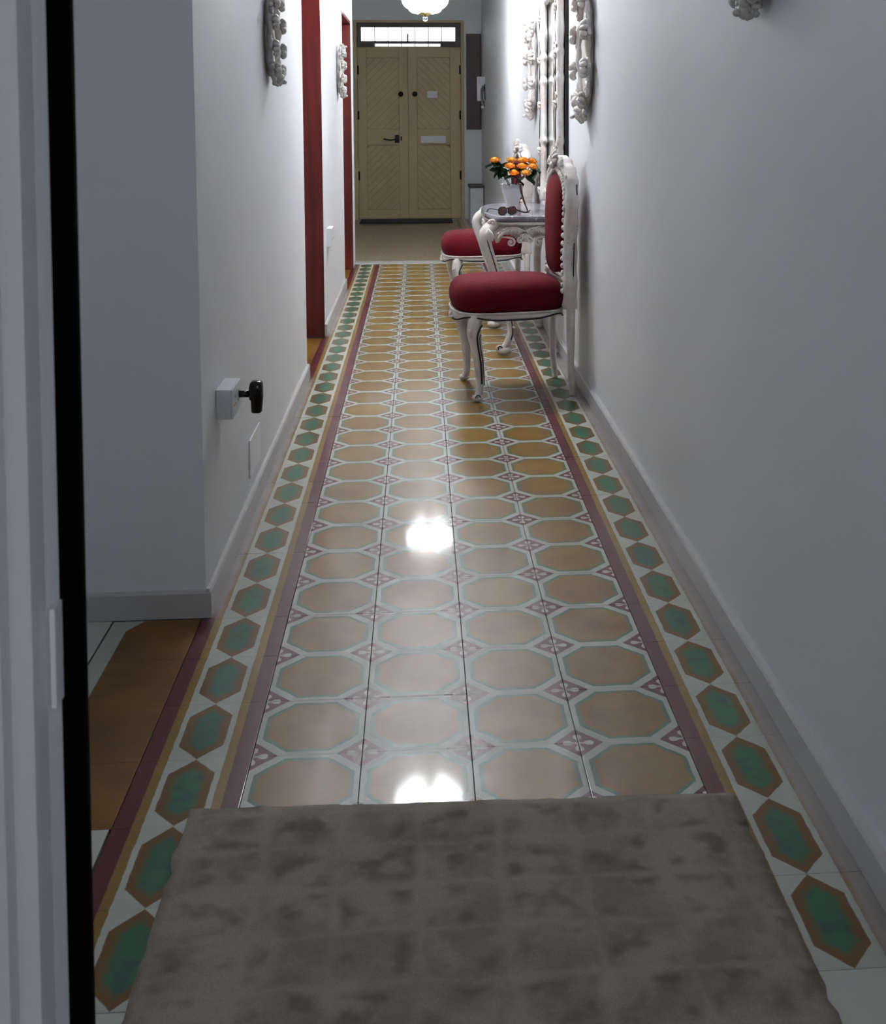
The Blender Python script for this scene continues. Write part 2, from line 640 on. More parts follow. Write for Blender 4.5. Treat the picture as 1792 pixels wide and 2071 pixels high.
for a in ((BW[0], BW[0]+.05, BW[2], BW[3]), (BW[1]-.05, BW[1], BW[2], BW[3]), (BW[0]+.05, BW[1]-.05, BW[2], BW[2]+.05), (BW[0]+.05, BW[1]-.05, BW[3]-.05, BW[3])):
    obj('frame', bx(a[0]+.001, a[1]-.001, YB-.1, YB-.05, a[2]+.001, a[3]-.001, bev=.004), 'doorwhite', wi)
struct(obj('ceiling', bx(-2.75, RW+.15, YB-.15, YEND+.25, ZC+.001, ZC+.12), 'ceil'))
# side rooms behind the mahogany doors
for n_, (a_, c_) in enumerate((( 6.1, 6.2), (8.1, 8.2), (9.3, 9.4), (YT-.10, YT+.02))):
    struct(obj('wall_partition', bx(-2.6, LW-WT-.001, a_, c_, -.01, ZC), 'wall'))
# entrance
EX0, EX1 = -.885, .625
VR = RW
b = bmesh.new()
box(b, -2.6, EX0, YEND, YEND+.2, -.01, ZC)
box(b, EX1, VR+.12, YEND, YEND+.2, -.01, ZC)
box(b, EX0, EX1, YEND, YEND+.2, 2.735, ZC)
struct(obj('wall_end', b, 'wall_end'), 'blue-grey end wall around the entrance door')
struct(obj('wall_entrance', bx(VR, VR+.12, YT+.101, YEND-.001, -.01, ZC), 'wall'), 'white wall of the entrance lobby beyond the hall')

# baseboards
BH = .08
def base_profile(length_axis, wall, face, a, c):
    b_ = bmesh.new()
    s = 1 if face > wall else -1
    pts = [(wall, 0.001), (face, 0.001), (face, BH-.006), (face-s*.005, BH), (wall, BH)]
    if length_axis == 'y':
        prism(b_, pts, 'y', a, c)
    else:
        A = [b_.verts.new((a, p[0], p[1])) for p in pts]
        B = [b_.verts.new((c, p[0], p[1])) for p in pts]
        b_.faces.new(A); b_.faces.new(list(reversed(B)))
        for i in range(5):
            b_.faces.new((A[i], B[i], B[(i+1) % 5], A[(i+1) % 5]))
    return b_
struct(obj('baseboard_right', base_profile('y', RW-.0005, .839, YB+.01, YT+.1), 'base'))
struct(obj('baseboard_left', base_profile('y', LW+.0005, -.615, 3.345, D1[0]-.012), 'base'))
struct(obj('baseboard_left', base_profile('y', LW+.0005, -.615, D1[1]+.012, D2[0]-.012), 'base'))
struct(obj('baseboard_return', base_profile('x', 3.3595, 3.343, -2.59, -.6155), 'base'))

# mahogany door linings in the left wall
for n_, (a_, c_) in enumerate((D1, D2)):
    d_ = bpy.data.objects.new('door_%d' % (n_+2), None)
    COL.objects.link(d_)
    struct(d_, 'mahogany red lining of the %s doorway in the left wall' % ('nearer', 'farther')[n_])
    xa, xb = LW-.135, LW+.004
    obj('jamb', bx(xa, xb, c_-.028, c_-.0005, .002, DH-.03, bev=.003), 'mahog', d_)
    obj('jamb', bx(xa, LW-.001, a_+.0005, a_+.012, .002, DH-.03, bev=.002), 'mahog', d_)
    obj('lintel', bx(xa, xb, a_+.0005, c_-.0005, DH-.029, DH-.0005, bev=.003), 'mahog', d_)
    # open leaf swung back into the room
    lf = obj('leaf', bx(xa-.62, xa-.004, c_-.04, c_-.004, .012, DH-.04, bev=.004), 'mahog', d_)
    obj('handle', tube(bmesh.new(), catmull([(xa-.55, c_-.04, 1.05), (xa-.55, c_-.085, 1.05), (xa-.45, c_-.085, 1.05)], 5), .009, 8), 'brass', lf, True)

# ------------------------------------------------------------------ white door leaf and black post beside the camera
d_ = bpy.data.objects.new('door_1', None)
COL.objects.link(d_)
struct(d_, 'white moulded door standing open at the left edge')
TILT = math.radians(.55)
def near(o):
    o.rotation_euler = (0, TILT, 0)
    o.location = (-math.tan(TILT)*1.0, 0, 0)
    return o
# plan profile (x, y) of the leaf: ridges and grooves seen at a raking angle
prof = [(-.373, 1.195), (-.379, 1.170), (-.3765, 1.1196), (-.390, 1.0986), (-.385, 1.060), (-.400, 1.03), (-.400, .33), (-.440, .33), (-.440, 1.195)]
near(obj('leaf', prism(bmesh.new(), prof, 'z', .012, 2.12), 'doorwhite', d_))
hb = bx(-.376, -.3705, 1.170, 1.1955, .858, .962, bev=.001)
near(obj('hinge', hb, 'doorwhite', d_))
p_ = obj('trim_1', bx(-.425, -.3505, 1.2, 1.213, .002, 2.3, bev=.003), 'black')
near(p_)
struct(p_, 'black door post beside the white door')
# the wall that carries the post
struct(obj('wall_doorway', bx(-2.6, -.50, 1.20, 1.33, -.01, ZC), 'wall'))
struct(obj('wall_lintel', bx(-.50, RW-.001, 1.20, 1.33, 2.5, ZC), 'wall'))

# ------------------------------------------------------------------ rug
def rug():
    bm = bmesh.new()
    nx, ny = 46, 40
    xa, xb, ya, yb = -.492, .664, 1.18, 2.374
    top = {}
    rng = random.Random(3)
    jit = [rng.gauss(0, .0022) for _ in range(nx+1)]
    jl = [rng.gauss(0, .002) for _ in range(ny+1)]
    for i in range(nx+1):
        for j in range(ny+1):
            u, v = i/nx, j/ny
            x = xa+(xb-xa)*u + (jl[j] if i in (0, nx) else 0)
            y = ya+(yb-ya)*v + (jit[i] if j in (0, ny) else 0) - (u-.5)*.03*v
            e = min(u, 1-u, v, 1-v)
            z = .004 + .008*min(1, e*30) + .0008*math.sin(x*40)*math.sin(y*36)
            top[i, j] = bm.verts.new((x, y, z))
    for i in range(nx):
        for j in range(ny):
            bm.faces.new((top[i, j], top[i+1, j], top[i+1, j+1], top[i, j+1]))
    loop = [(i, 0) for i in range(nx)]+[(nx, j) for j in range(ny)]+[(i, ny) for i in range(nx, 0, -1)]+[(0, j) for j in range(ny, 0, -1)]
    low = {q: bm.verts.new((top[q].co.x, top[q].co.y, .0008)) for q in loop}
    for a, c in zip(loop, loop[1:]+loop[:1]):
        bm.faces.new((top[a], low[a], low[c], top[c]))
    bm.faces.new([low[q] for q in reversed(loop)])
    return bm
tag(obj('rug', rug(), 'rug', smooth=True), 'mottled grey-brown rug lying across the foreground tiles', 'rug')

# ------------------------------------------------------------------ entrance door
YD = YEND + .05
d_ = bpy.data.objects.new('door_4', None)
COL.objects.link(d_)
struct(d_, 'beige double entrance door with chevron boards')
b = bmesh.new()
box(b, EX0+.001, EX0+.045, YEND-.012, YEND+.14, .001, 2.734)
box(b, EX1-.045, EX1-.001, YEND-.012, YEND+.14, .001, 2.734)
box(b, EX0+.045, EX1-.045, YEND-.012, YEND+.14, 2.70, 2.734)
obj('frame', b, 'beige', d_)
def clip_poly(poly, x0, x1, z0, z1):
    def cut(ps, f, inter):
        out = []
        for i in range(len(ps)):
            a, c = ps[i], ps[(i+1) % len(ps)]
            if f(a):
                out.append(a)
                if not f(c):
                    out.append(inter(a, c))
            elif f(c):
                out.append(inter(a, c))
        return out
    def ix(v):
        return lambda a, c: (v, a[1]+(c[1]-a[1])*(v-a[0])/(c[0]-a[0]))
    def iz(v):
        return lambda a, c: (a[0]+(c[0]-a[0])*(v-a[1])/(c[1]-a[1]), v)
    for f, g_ in ((lambda p: p[0] >= x0, ix(x0)), (lambda p: p[0] <= x1, ix(x1)), (lambda p: p[1] >= z0, iz(z0)), (lambda p: p[1] <= z1, iz(z1))):
        if not poly:
            return poly
        poly = cut(poly, f, g_)
    return poly
zmid0, zmid1, ztop = 1.03, 1.25, 2.36
for s, (xa, xb, pa, pb) in ((1, (-.8385, -.1490, -.715, -.272)), (-1, (-.1475, .5785, -.025, .432))):
    lf = obj('leaf', bx(xa, xb, YD+.03, YD+.06, .006, ztop), 'beige2', d_)
    for (x0, x1, z0, z1, nm) in ((xa, pa, .012, ztop, 'stile'), (pb, xb, .012, ztop, 'stile'), (pa, pb, 2.23, ztop, 'rail'), (pa, pb, zmid0, zmid1, 'rail'), (pa, pb, .012, .14, 'rail')):
        obj(nm, bx(x0+.0008, x1-.0008, YD, YD+.0298, z0+.0008, z1-.0008, bev=.006), 'beige', lf)
    for (z0, z1, sg) in ((zmid1, 2.23, s), (.14, zmid0, s)):
        wdt = .075
        k = -30
        while k < 40:
            off = k*wdt*1.4142
            q = []
            L = 2.0
            for (dd, e) in ((0, 0), (1, 0), (1, 1), (0, 1)):
                o_ = off+(wdt*1.4142-.009)*e
                xx = pa-1.0+dd*L*1.6
                q.append((xx, z0+o_+sg*(xx-(pa if sg > 0 else pb))))
            q = clip_poly(q, pa+.004, pb-.004, z0+.004, z1-.004)
            if len(q) >= 3:
                ar = abs(sum(q[i][0]*q[(i+1) % len(q)][1]-q[(i+1) % len(q)][0]*q[i][1] for i in range(len(q))))/2
                if ar > .0006:
                    obj('board', prism(bmesh.new(), q, 'y', YD+.016, YD+.0298), 'beige', lf)
            k += 1
    # round dark knob by the meeting stile
    kx = -.247 if s > 0 else -.055
    kb = bmesh.new()
    lathe(kb, [(.036, 0), (.036, .008), (.018, .012), (.016, .03), (.03, .04), (.03, .055), (.012, .062)], 14)
    bmesh.ops.rotate(kb, verts=kb.verts, cent=(0, 0, 0), matrix=Matrix.Rotation(PI/2, 3, 'X'))
    obj('knob', kb, 'iron', lf, True, loc=(kx, YD-.001, 1.73))
    hx = xa+.01 if s > 0 else xb-.01
    for hz in (.55, 1.38, 2.0):
        obj('hinge', tube(bmesh.new(), [Vector((hx, YD-.008, hz)), Vector((hx, YD-.008, hz+.12))], .012, 8), 'iron', lf)
    if s > 0:
        obj('lock_plate', bx(-.335, -.275, YD-.008, YD-.0005, 1.06, 1.17, bev=.004), 'iron', lf)
        obj('lever', tube(bmesh.new(), catmull([(-.31, YD-.008, 1.115), (-.31, YD-.05, 1.115), (-.39, YD-.052, 1.10), (-.49, YD-.052, 1.118)], 6), [.014]*7+[.010]*12, 8), 'iron', lf, True)
        obj('keyhole_cover', bx(-.255, -.235, YD-.006, YD-.0005, 1.09, 1.15, bev=.003), 'iron', lf)
    else:
        q = bx(.022, .368, YD-.02, YD-.0005, 1.055, 1.155, bev=.004)
        obj('letter_flap', q, 'plastic', lf)
        obj('notice_plate', bx(.115, .255, YD+.001, YD+.012, 1.675, 1.77, bev=.002), 'plastic', lf)
obj('closing_strip', bx(-.18, -.115, YD+.0605, YD+.075, .006, ztop), 'beige2', d_)
for x_, y_ in ((EX0+.0455, EX0+.07), (EX1-.07, EX1-.0455)):
    obj('stop_bead', bx(x_, y_, YD+.0605, YD+.085, .001, ztop), 'beige', d_)
obj('sill', bx(EX0+.001, EX1-.001, YEND+.0005, YEND+.2, -.0005, .0055), 'thresh', d_)
obj('head_stop', bx(EX0+.0455, EX1-.0455, YD+.0605, YD+.085, ztop-.04, 2.384), 'beige', d_)
# transom window above the door
wi = bpy.data.objects.new('window_1', None)
COL.objects.link(wi)
struct(wi, 'barred transom window full of daylight above the door')
tx0, tx1, tz0, tz1 = EX0+.046, EX1-.046, 2.372, 2.699
gx0, gx1, gz0, gz1 = -.78, .505, 2.452, 2.64
for nm, a in (('stile', (tx0, gx0, tz0, tz1)), ('stile', (gx1, tx1, tz0, tz1)), ('rail', (gx0+.0005, gx1-.0005, gz1, tz1)), ('rail', (gx0+.0005, gx1-.0005, tz0+.045, gz0)), ('rail', (gx0+.0005, -.60, tz0, tz0+.0445)), ('rail', (.30, gx1-.0005, tz0, tz0+.0445))):
    obj(nm, bx(a[0], a[1], YEND+.02, YEND+.09, a[2], a[3], bev=.004), 'darkframe', wi)
obj('pane', bx(gx0+.002, gx1-.002, YEND+.07, YEND+.076, gz0, gz1), 'glass', wi)
for i in range(1, 7):
    xx = gx0+(gx1-gx0)*i/7
    obj('bar', tube(bmesh.new(), [Vector((xx, YEND+.12, tz0+.002)), Vector((xx, YEND+.12, tz1))], .006, 6), 'iron', wi)
obj('latch', bx(-.155, -.135, YEND-.002, YEND+.019, 2.43, 2.55, bev=.003), 'iron', wi)
tag(obj('door_mat', bx(-.80, .44, 15.52, 16.02, .0005, .018, bev=.005), 'bluemat'), 'dark blue strip of matting along the foot of the entrance door', 'doormat')
# dark board on the end wall
bd = thing('wall_board', 'tall dark brown board on the end wall right of the entrance door', 'board', (.752, YEND-.001, 1.24))
obj('panel', bx(-.100, .100, -.022, -.0005, 0, 1.31, bev=.004), 'darkwood', bd)
obj('edge_strip', bx(.088, .104, -.03, -.0225, 0, 1.31, bev=.002), 'iron', bd)
# white service box on the floor
sb_ = thing('service_box', 'low white service box in the corner right of the entrance door', 'box', (.752, 15.72, 0))
obj('body', bx(-.08, .095, -.26, .26, .001, .47, bev=.006), 'plastic', sb_)
obj('lid', bx(-.09, .105, -.27, .27, .471, .50, bev=.005), 'darkframe', sb_)
# intercom
ic = thing('intercom', 'white wall intercom with dark handset beside the dark brown board', 'intercom', (VR-.001, 15.3, 1.62))
obj('base', bx(-.10, -.0005, -.08, .08, 0, .32, bev=.012), 'plastic', ic)
h_ = bmesh.new()
tube(h_, catmull([(-.02, -.12, .20), (-.045, -.125, .12), (-.04, -.13, .0), (-.005+-.02, -.13, -.07)], 6), [(.026, .02)]*6+[(.018, .014)]*6+[(.024, .02)]*7, 8)
obj('handset', h_, 'grey', ic, True)
obj('handset_strap', tube(bmesh.new(), catmull([(-.003, -.09, .22), (-.004, -.13, .16), (-.004, -.14, .02)], 6), .009, 6), 'blackplastic', ic, True)
obj('mouthpiece', blob(bmesh.new(), (-.035, -.135, -.075), (.025, .02, .022)), 'plastic', ic, True)

# ------------------------------------------------------------------ chandeliers
def chandelier(label, x, y, zb, lit):
    t = thing('chandelier', label, 'chandelier', (x, y, zb), 0, 'crystal chandeliers along the hallway')
    top = ZC-zb
    R = .195
    # petals of the crystal bowl
    for tier, (n, r0, r1, z0, z1) in enumerate(((8, .055, .13, .055, .105), (10, .10, R, .095, .175))):
        for k in range(n):
            a = 2*PI*(k+.5*tier)/n
            bm = bmesh.new()
            hw = PI/n*1.02
            rows = []
            for i in range(6):
                u = i/5
                r = r0+(r1-r0)*math.sin(u*PI/2)
                z = z0+(z1-z0)*(1-math.cos(u*PI/2))
                row = []
                for j in range(7):
                    v = j/6*2-1
                    bul = (1-v*v)*.022*(1 if u > .05 else .3)
                    rr = r+bul
                    zz = z-bul*.8*(1-u*.4)+(abs(v)**2)*.01
                    row.append(bm.verts.new((rr*math.cos(a+v*hw), rr*math.sin(a+v*hw), zz)))
                rows.append(row)
            for A, B in zip(rows, rows[1:]):
                for j in range(6):
                    bm.faces.new((A[j], A[j+1], B[j+1], B[j]))
            bmesh.ops.solidify(bm, geom=list(bm.faces), thickness=.004)
            obj('crystal_petal', bm, lit, t, True)
    obj('finial_cup', lathe(bmesh.new(), [(.012, .012), (.03, .02), (.058, .045), (.06, .056), (.02, .06)], 18), 'brass', t, True)
    obj('crystal_drop', blob(bmesh.new(), (0, 0, -.004), (.024, .024, .026), seg=12), 'glass', t, True)
    obj('rim', tube(bmesh.new(), [Vector((R*math.cos(2*PI*k/28), R*math.sin(2*PI*k/28), .185)) for k in range(28)], .008, 8, closed=True), 'brass', t, True)
    obj('stem', lathe(bmesh.new(), [(.008, .06), (.02, .12), (.012, .3), (.025, .36), (.009, .42), (.007, top-.06)], 12), 'brass', t, True)
    obj('canopy', lathe(bmesh.new(), [(.01, top-.07), (.05, top-.05), (.075, top-.012), (.075, top-.001)], 20), 'brass', t, True)
    for k in range(6):
        a = 2*PI*k/6
        obj('chain', tube(bmesh.new(), catmull([(.19*math.cos(a), .19*math.sin(a), .19), (.09*math.cos(a), .09*math.sin(a), .30), (.015*math.cos(a), .015*math.sin(a), .46)], 5), .004, 6), 'brass', t, True)
    return t
chandelier('lit crystal chandelier hanging in front of the entrance door', .064, 10.6, 2.318, 'lamp')
chandelier('lit crystal chandelier hanging nearer, high above the console table', .03, 7.08, 2.74, 'lamp_near')

# ------------------------------------------------------------------ chairs
def outline(n, hx0, hx1, hyf, hyr, p=4.0):
    """rounded trapezoid seat outline, front at -x"""
    pts = []
    for i in range(n):
        a = 2*PI*i/n
        c, s = math.cos(a), math.sin(a)
        u = math.copysign(abs(c)**(2/p), c)
        v = math.copysign(abs(s)**(2/p), s)
        x = (hx0+hx1)/2+(hx1-hx0)/2*u
        k = (x-hx0)/(hx1-hx0)
        hy = hyf+(hyr-hyf)*k
        if u < -.9:
            x -= .02*(1-v*v)
        pts.append((x, v*hy))
    return pts

def loft(bm, rings):
    vr = [[bm.verts.new(p) for p in r] for r in rings]
    n = len(vr[0])
    for A, B in zip(vr, vr[1:]):
        for k in range(n):
            bm.faces.new((A[k], A[(k+1) % n], B[(k+1) % n], B[k]))
    bm.faces.new(list(reversed(vr[0])))
    bm.faces.new(vr[-1])
    return bm

def cabriole(bm, top, knee, ankle, foot, r=(.034, .042, .019, .022)):
    pts = catmull([top, knee, ((Vector(knee)+Vector(ankle))/2+(Vector(ankle)-Vector(knee)).cross(Vector((0, 1, 0)))*.03), ankle, foot], 7)
    rr = lerp_list([r[0], r[1], (r[1]+r[2])*.5, r[2], r[3]], 7)
    tube(bm, pts, rr, 10, up=(0, 1, 0))
    return pts

def make_chair(name, label, loc, rz, group):
    t = thing(name, label, 'chair', loc, rz, group)
    N = 56
    O = outline(N, -.305, .245, .262, .222)
    cx0 = -.03
    def ring(s, z, inset=0):
        return [((x-cx0)*s+cx0, y*s, z) for x, y in O]
    # cushion
    bm = bmesh.new()
    loft(bm, [ring(.93, .449), ring(.985, .456), ring(1.02, .49), ring(1.025, .525), ring(1.0, .56), ring(.93, .588), ring(.80, .604), ring(.55, .613), ring(.2, .616)])
    obj('seat_cushion', bm, 'velvet', t, True)
    # serpentine seat rail
    bm = bmesh.new()
    outer, inner = [], []
    for i, (x, y) in enumerate(O):
        a = 2*PI*i/N
        dip = .028*math.cos(2*a)*-1
        dip2 = .016*abs(math.sin(2*a))
        zb = .415-.012*math.cos(4*a)+dip*.25
        outer.append((((x-cx0)*1.0+cx0, y), zb))
        inner.append((((x-cx0)*.90+cx0, y*.88), zb))
    A = [bm.verts.new((p[0], p[1], .45)) for p, z in outer]
    B = [bm.verts.new((p[0]*1.015, p[1]*1.02, (.45+z)/2)) for p, z in outer]
    C = [bm.verts.new((p[0], p[1], z)) for p, z in outer]
    D = [bm.verts.new((p[0], p[1], z)) for p, z in inner]
    E_ = [bm.verts.new((p[0], p[1], .45)) for p, z in inner]
    for k in range(N):
        j = (k+1) % N
        for P, Q in ((A, B), (B, C), (C, D), (D, E_), (E_, A)):
            bm.faces.new((P[k], P[j], Q[j], Q[k]))
    rail = obj('seat_rail', bm, 'carved', t, True)
    bm = bmesh.new()
    tube(bm, [Vector((p[0]*1.012, p[1]*1.014, z+.004)) for p, z in outer], .0042, 6, closed=True)
    obj('inlay_line', bm, 'inlay', rail, True)
    bm = bmesh.new()
    tube(bm, [Vector((p[0]*1.012, p[1]*1.014, .449)) for p, z in outer], .006, 6, closed=True)
    obj('beading', bm, 'carved', rail, True)
    # front carving of the rail
    bm = bmesh.new()
    for s in (-1, 1):
        scroll(bm, (-.322, s*.05, .425), (0, s, 0), (0, 0, 1), .024, 1.2, .007, start=PI, tail=[(-.325, s*.0, .40)])
    leaf_fan(bm, (-.325, 0, .395), (0, 1, 0), (0, 0, 1), (-1, 0, 0), .05, 5, 2.4, .008, PI/2)
    obj('carving', bm, 'carved', rail, True)
    # front legs
    for s in (-1, 1):
        bm = bmesh.new()
        cabriole(bm, (-.225, s*.205, .44), (-.245, s*.222, .36), (-.215, s*.225, .075), (-.228, s*.238, .022), (.036, .036, .019, .021))
        blob(bm, (-.230, s*.240, .020), (.030, .028, .019), seg=10)
        leaf_fan(bm, (-.255, s*.235, .375), (-.5, s*.86, 0), (0, 0, 1), (-.7, s*.7, 0), .05, 5, 2.2, .008, -PI/2)
        lg = obj('leg', bm, 'carved', t, True)
        bm = bmesh.new()
        o1 = catmull([(-.206, s*.250, .395), (-.232, s*.259, .33), (-.214, s*.252, .20), (-.207, s*.244, .09)], 8)
        tube(bm, o1, .0042, 6, up=(0, 1, 0))
        o2 = [p+Vector((.013, -.003*s, -.004)) for p in o1[6:]]
        tube(bm, o2, .0022, 6, up=(0, 1, 0))
        scroll(bm, (-.232, s*.262, .026), (1, 0, 0), (0, 0, 1), .014, 1.3, .0032)
        obj('inlay_line', bm, 'inlay', lg, True)
    # rear legs
    for s in (-1, 1):
        bm = bmesh.new()
        pts = catmull([(.262, s*.215, .46), (.262, s*.215, .33), (.264, s*.213, .15), (.276, s*.210, .004)], 7)
        tube(bm, pts, lerp_list([(.024, .036), (.022, .033), (.018, .025), (.016, .022)], 7), 10, up=(0, 1, 0))
        obj('leg', bm, 'carved', t, True)
    # back frame: closed loop, flattened section
    xb = .258
    loop2 = [(-.215, .46), (-.222, .58), (-.206, .74), (-.224, .92), (-.232, 1.05), (-.19, 1.14), (-.10, 1.185), (0, 1.215)]
    full = loop2+[(-y, z) for y, z in reversed(loop2[:-1])]
    def bxz(y, z, dx=0):
        return Vector((xb+dx+.015*max(0, z-.6), y, z))
    pts = catmull([bxz(y, z) for y, z in full], 8)
    bm = bmesh.new()
    L = len(pts)
    rr = [(.037+.003*math.sin(i*.9), .026+.003*math.sin(i*.9)) for i in range(L)]
    # section: wide along x
    rings = []
    for i, p in enumerate(pts):
        a = pts[max(0, i-1)]
        c = pts[min(L-1, i+1)]
        tn = (c-a).normalized()
        ax = Vector((1, 0, 0))
        ax = (ax-tn*ax.dot(tn)).normalized()
        pr = tn.cross(ax)
        row = []
        for k in range(12):
            an = 2*PI*k/12
            cx_, sy_ = math.cos(an), math.sin(an)
            cx_ = math.copysign(abs(cx_)**.6, cx_)
            sy_ = math.copysign(abs(sy_)**.8, sy_)
            row.append(bm.verts.new(p+ax*rr[i][0]*cx_+pr*rr[i][1]*sy_))
        rings.append(row)
    for A, B in zip(rings, rings[1:]):
        for k in range(12):
            bm.faces.new((A[k], A[(k+1) % 12], B[(k+1) % 12], B[k]))
    bm.faces.new(list(reversed(rings[0])))
    bm.faces.new(rings[-1])
    # lower cross rail
    tube(bm, [bxz(y, .60) for y in (-.2, -.1, 0, .1, .2)], .026, 8)
    bf = obj('back_frame', bm, 'carved', t, True)
    # gadrooned inner edge: ring of lobes around the padding
    bm = bmesh.new()
    for i in range(4, L-4, 2):
        p = pts[i]
        cen = Vector((0, p.y, p.z))-Vector((0, 0, .86))
        q = p-Vector((0, cen.y, cen.z))*.11+Vector((-.034, 0, 0))
        blob(bm, q, (.012, .013, .015), seg=6)
    for i in range(13):
        blob(bm, bxz(-.18+.36*i/12, .628, -.036), (.011, .013, .011), seg=6)
    obj('gadroon_edge', bm, 'carved', bf, True)
    # crest
    bm = bmesh.new()
    cz = 1.225
    leaf_fan(bm, bxz(0, cz-.02, -.035), (0, 1, 0), (0, 0, 1), (-1, 0, 0), .075, 7, 2.6, .012, PI/2)
    for s in (-1, 1):
        scroll(bm, bxz(s*.06, cz-.02, -.03), (0, s, 0), (0, 0, 1), .034, 1.3, .011, start=PI*.2, tail=[bxz(s*.19, 1.12, -.03), bxz(s*.14, 1.185, -.03)])
        scroll(bm, bxz(s*.20, 1.13, -.03), (0, s, 0), (0, 0, 1), .024, 1.2, .009, start=-PI/2)
        leaf_fan(bm, bxz(s*.12, 1.19, -.03), (0, s, 0), (0, 0, 1), (-1, 0, 0), .05, 4, 1.6, .009, PI*.35)
    blob(bm, bxz(0, cz-.035, -.055), (.018, .02, .02), seg=8)
    obj('crest', bm, 'carved', bf, True)
    for s in (-1, 1):
        for za, zb_, dx in ((1.0, 1.10, .02), (.62, .80, .012)):
            bm = bmesh.new()
            tube(bm, [bxz(s*.2, za, dx)*1+Vector((0, s*.052-(.012*s if za < .9 else 0), 0)), bxz(s*.2, (za+zb_)/2, dx)+Vector((0, s*.054-(.012*s if za < .9 else 0), 0)), bxz(s*.2, zb_, dx)+Vector((0, s*.052-(.008*s), 0))], .003, 6)
            obj('inlay_line', bm, 'inlay', bf, True)
    # padding: domed both ways, inside the loop
    inner = []
    n2 = 48
    for i in range(n2):
        a = 2*PI*i/n2
        c, s = math.cos(a), math.sin(a)
        y = .188*math.copysign(abs(c)**.55, c)
        z = .875+.275*math.copysign(abs(s)**.62, s)
        y *= 1-.06*math.cos((z-.74)*9) if z < .95 else 1
        inner.append((y, z))
    bm = bmesh.new()
    rings = []
    for s_, dx in ((.2, .035), (.9, .03), (1.0, .012), (1.0, -.012), (.96, -.036), (.85, -.054), (.6, -.066), (.25, -.070)):
        rings.append([tuple(bxz(y*s_, .88+(z-.88)*s_, dx)) for y, z in inner])
    loft(bm, rings)
    obj('back_cushion', bm, 'velvet', t, True)
    return t
ch1 = make_chair('side_chair', 'nearer carved white side chair with red velvet seat and back', (.488, 6.09, 0), math.radians(6), 'red velvet side chairs along the right wall')
dup(ch1, (.487, 8.45, 0), math.radians(4), 'farther carved white side chair with red seat, half hidden behind the console table')

# ------------------------------------------------------------------ console table
tb = thing('console_table', 'carved white console table with grey marble top between the two red chairs', 'table', (.628, 7.40, 0))
def serp(n=72, grow=0):
    pts = []
    for i in range(n):
        a = 2*PI*i/n
        c, s = math.cos(a), math.sin(a)
        u = math.copysign(abs(c)**.42, c)
        v = math.copysign(abs(s)**.42, s)
        x = .222*u
        y = .50*v
        if c < 0:
            x += -.016*math.cos(v*PI*1.0)*abs(u)+.004
        else:
            x = min(x, .205)
        y += .012*math.cos(u*PI)*abs(v)
        sg_ = lambda q: (q > 0)-(q < 0)
        pts.append((x+grow*sg_(x) if x < .2 or grow < 0 else x, y+grow*sg_(y)))
    return pts
bm = bmesh.new()
loft(bm, [[(x, y, z) for x, y in serp(72, g_)] for z, g_ in ((.812, -.012), (.818, -.002), (.832, .004), (.846, .002), (.852, -.006))])
obj('marble_top', bm, 'marble', tb)
bm = bmesh.new()
loft(bm, [[(x, y, z) for x, y in serp(72, g_)] for z, g_ in ((.79, -.025), (.796, -.008), (.805, -.004), (.8115, -.008))])
obj('top_moulding', bm, 'carved', tb)
# apron: wall with scalloped lower edge
def apron():
    bm = bmesh.new()
    S = serp(96, -.045)
    n = len(S)
    A, B, C, D = [], [], [], []
    for i, (x, y) in enumerate(S):
        side = abs(y) > .42
        if side:
            k = x/.19
            zb = .705-.028*math.cos(k*PI*2)-.0
        else:
            k = y/.42
            zb = .70-.035*math.cos(k*PI*3)
        A.append(bm.verts.new((x, y, .79)))
        B.append(bm.verts.new((x, y, zb)))
        C.append(bm.verts.new((x*.90, y*.955, zb)))
        D.append(bm.verts.new((x*.90, y*.955, .79)))
    for k in range(n):
        j = (k+1) % n
        for P, Q in ((A, B), (B, C), (C, D), (D, A)):
            bm.faces.new((P[k], P[j], Q[j], Q[k]))
    return bm
ap = obj('apron', apron(), 'carved', tb, True)
bm = bmesh.new()
for sy in (-1, 1):
    yy = sy*.468
    nrm = (0, sy, 0)
    for sx in (-1, 1):
        # fern fronds sweeping out from the middle
        rib = catmull([(0, yy, .755), (sx*.05, yy+sy*.006, .775), (sx*.11, yy+sy*.006, .768), (sx*.155, yy, .735)], 6)
        tube(bm, rib, .0055, 6, up=nrm)
        for k in range(2, len(rib)-1):
            p = rib[k]
            d = Vector((sx*.5, 0, -1)).normalized()
            tube(bm, [p, p+d*.018+Vector((0, sy*.006, 0)), p+d*.036], [.005, .005, .002], 6, up=nrm)
            d = Vector((sx*.9, 0, .5)).normalized()
            tube(bm, [p, p+d*.012+Vector((0, sy*.005, 0)), p+d*.02], [.004, .004, .002], 6, up=nrm)
        scroll(bm, (sx*.085, yy+sy*.004, .690), (sx, 0, 0), (0, 0, 1), .026, 1.3, .0075, start=PI/2, tail=[(sx*.16, yy, .72), (sx*.12, yy+sy*.004, .722)], flip=1)
        scroll(bm, (sx*.030, yy+sy*.004, .700), (sx, 0, 0), (0, 0, 1), .018, 1.2, .006, start=PI/2, tail=[(0, yy, .74)], flip=-1)
    leaf_fan(bm, (0, yy, .74), (1, 0, 0), (0, 0, 1), nrm, .045, 5, 2.0, .007, -PI/2)
xf = -.198
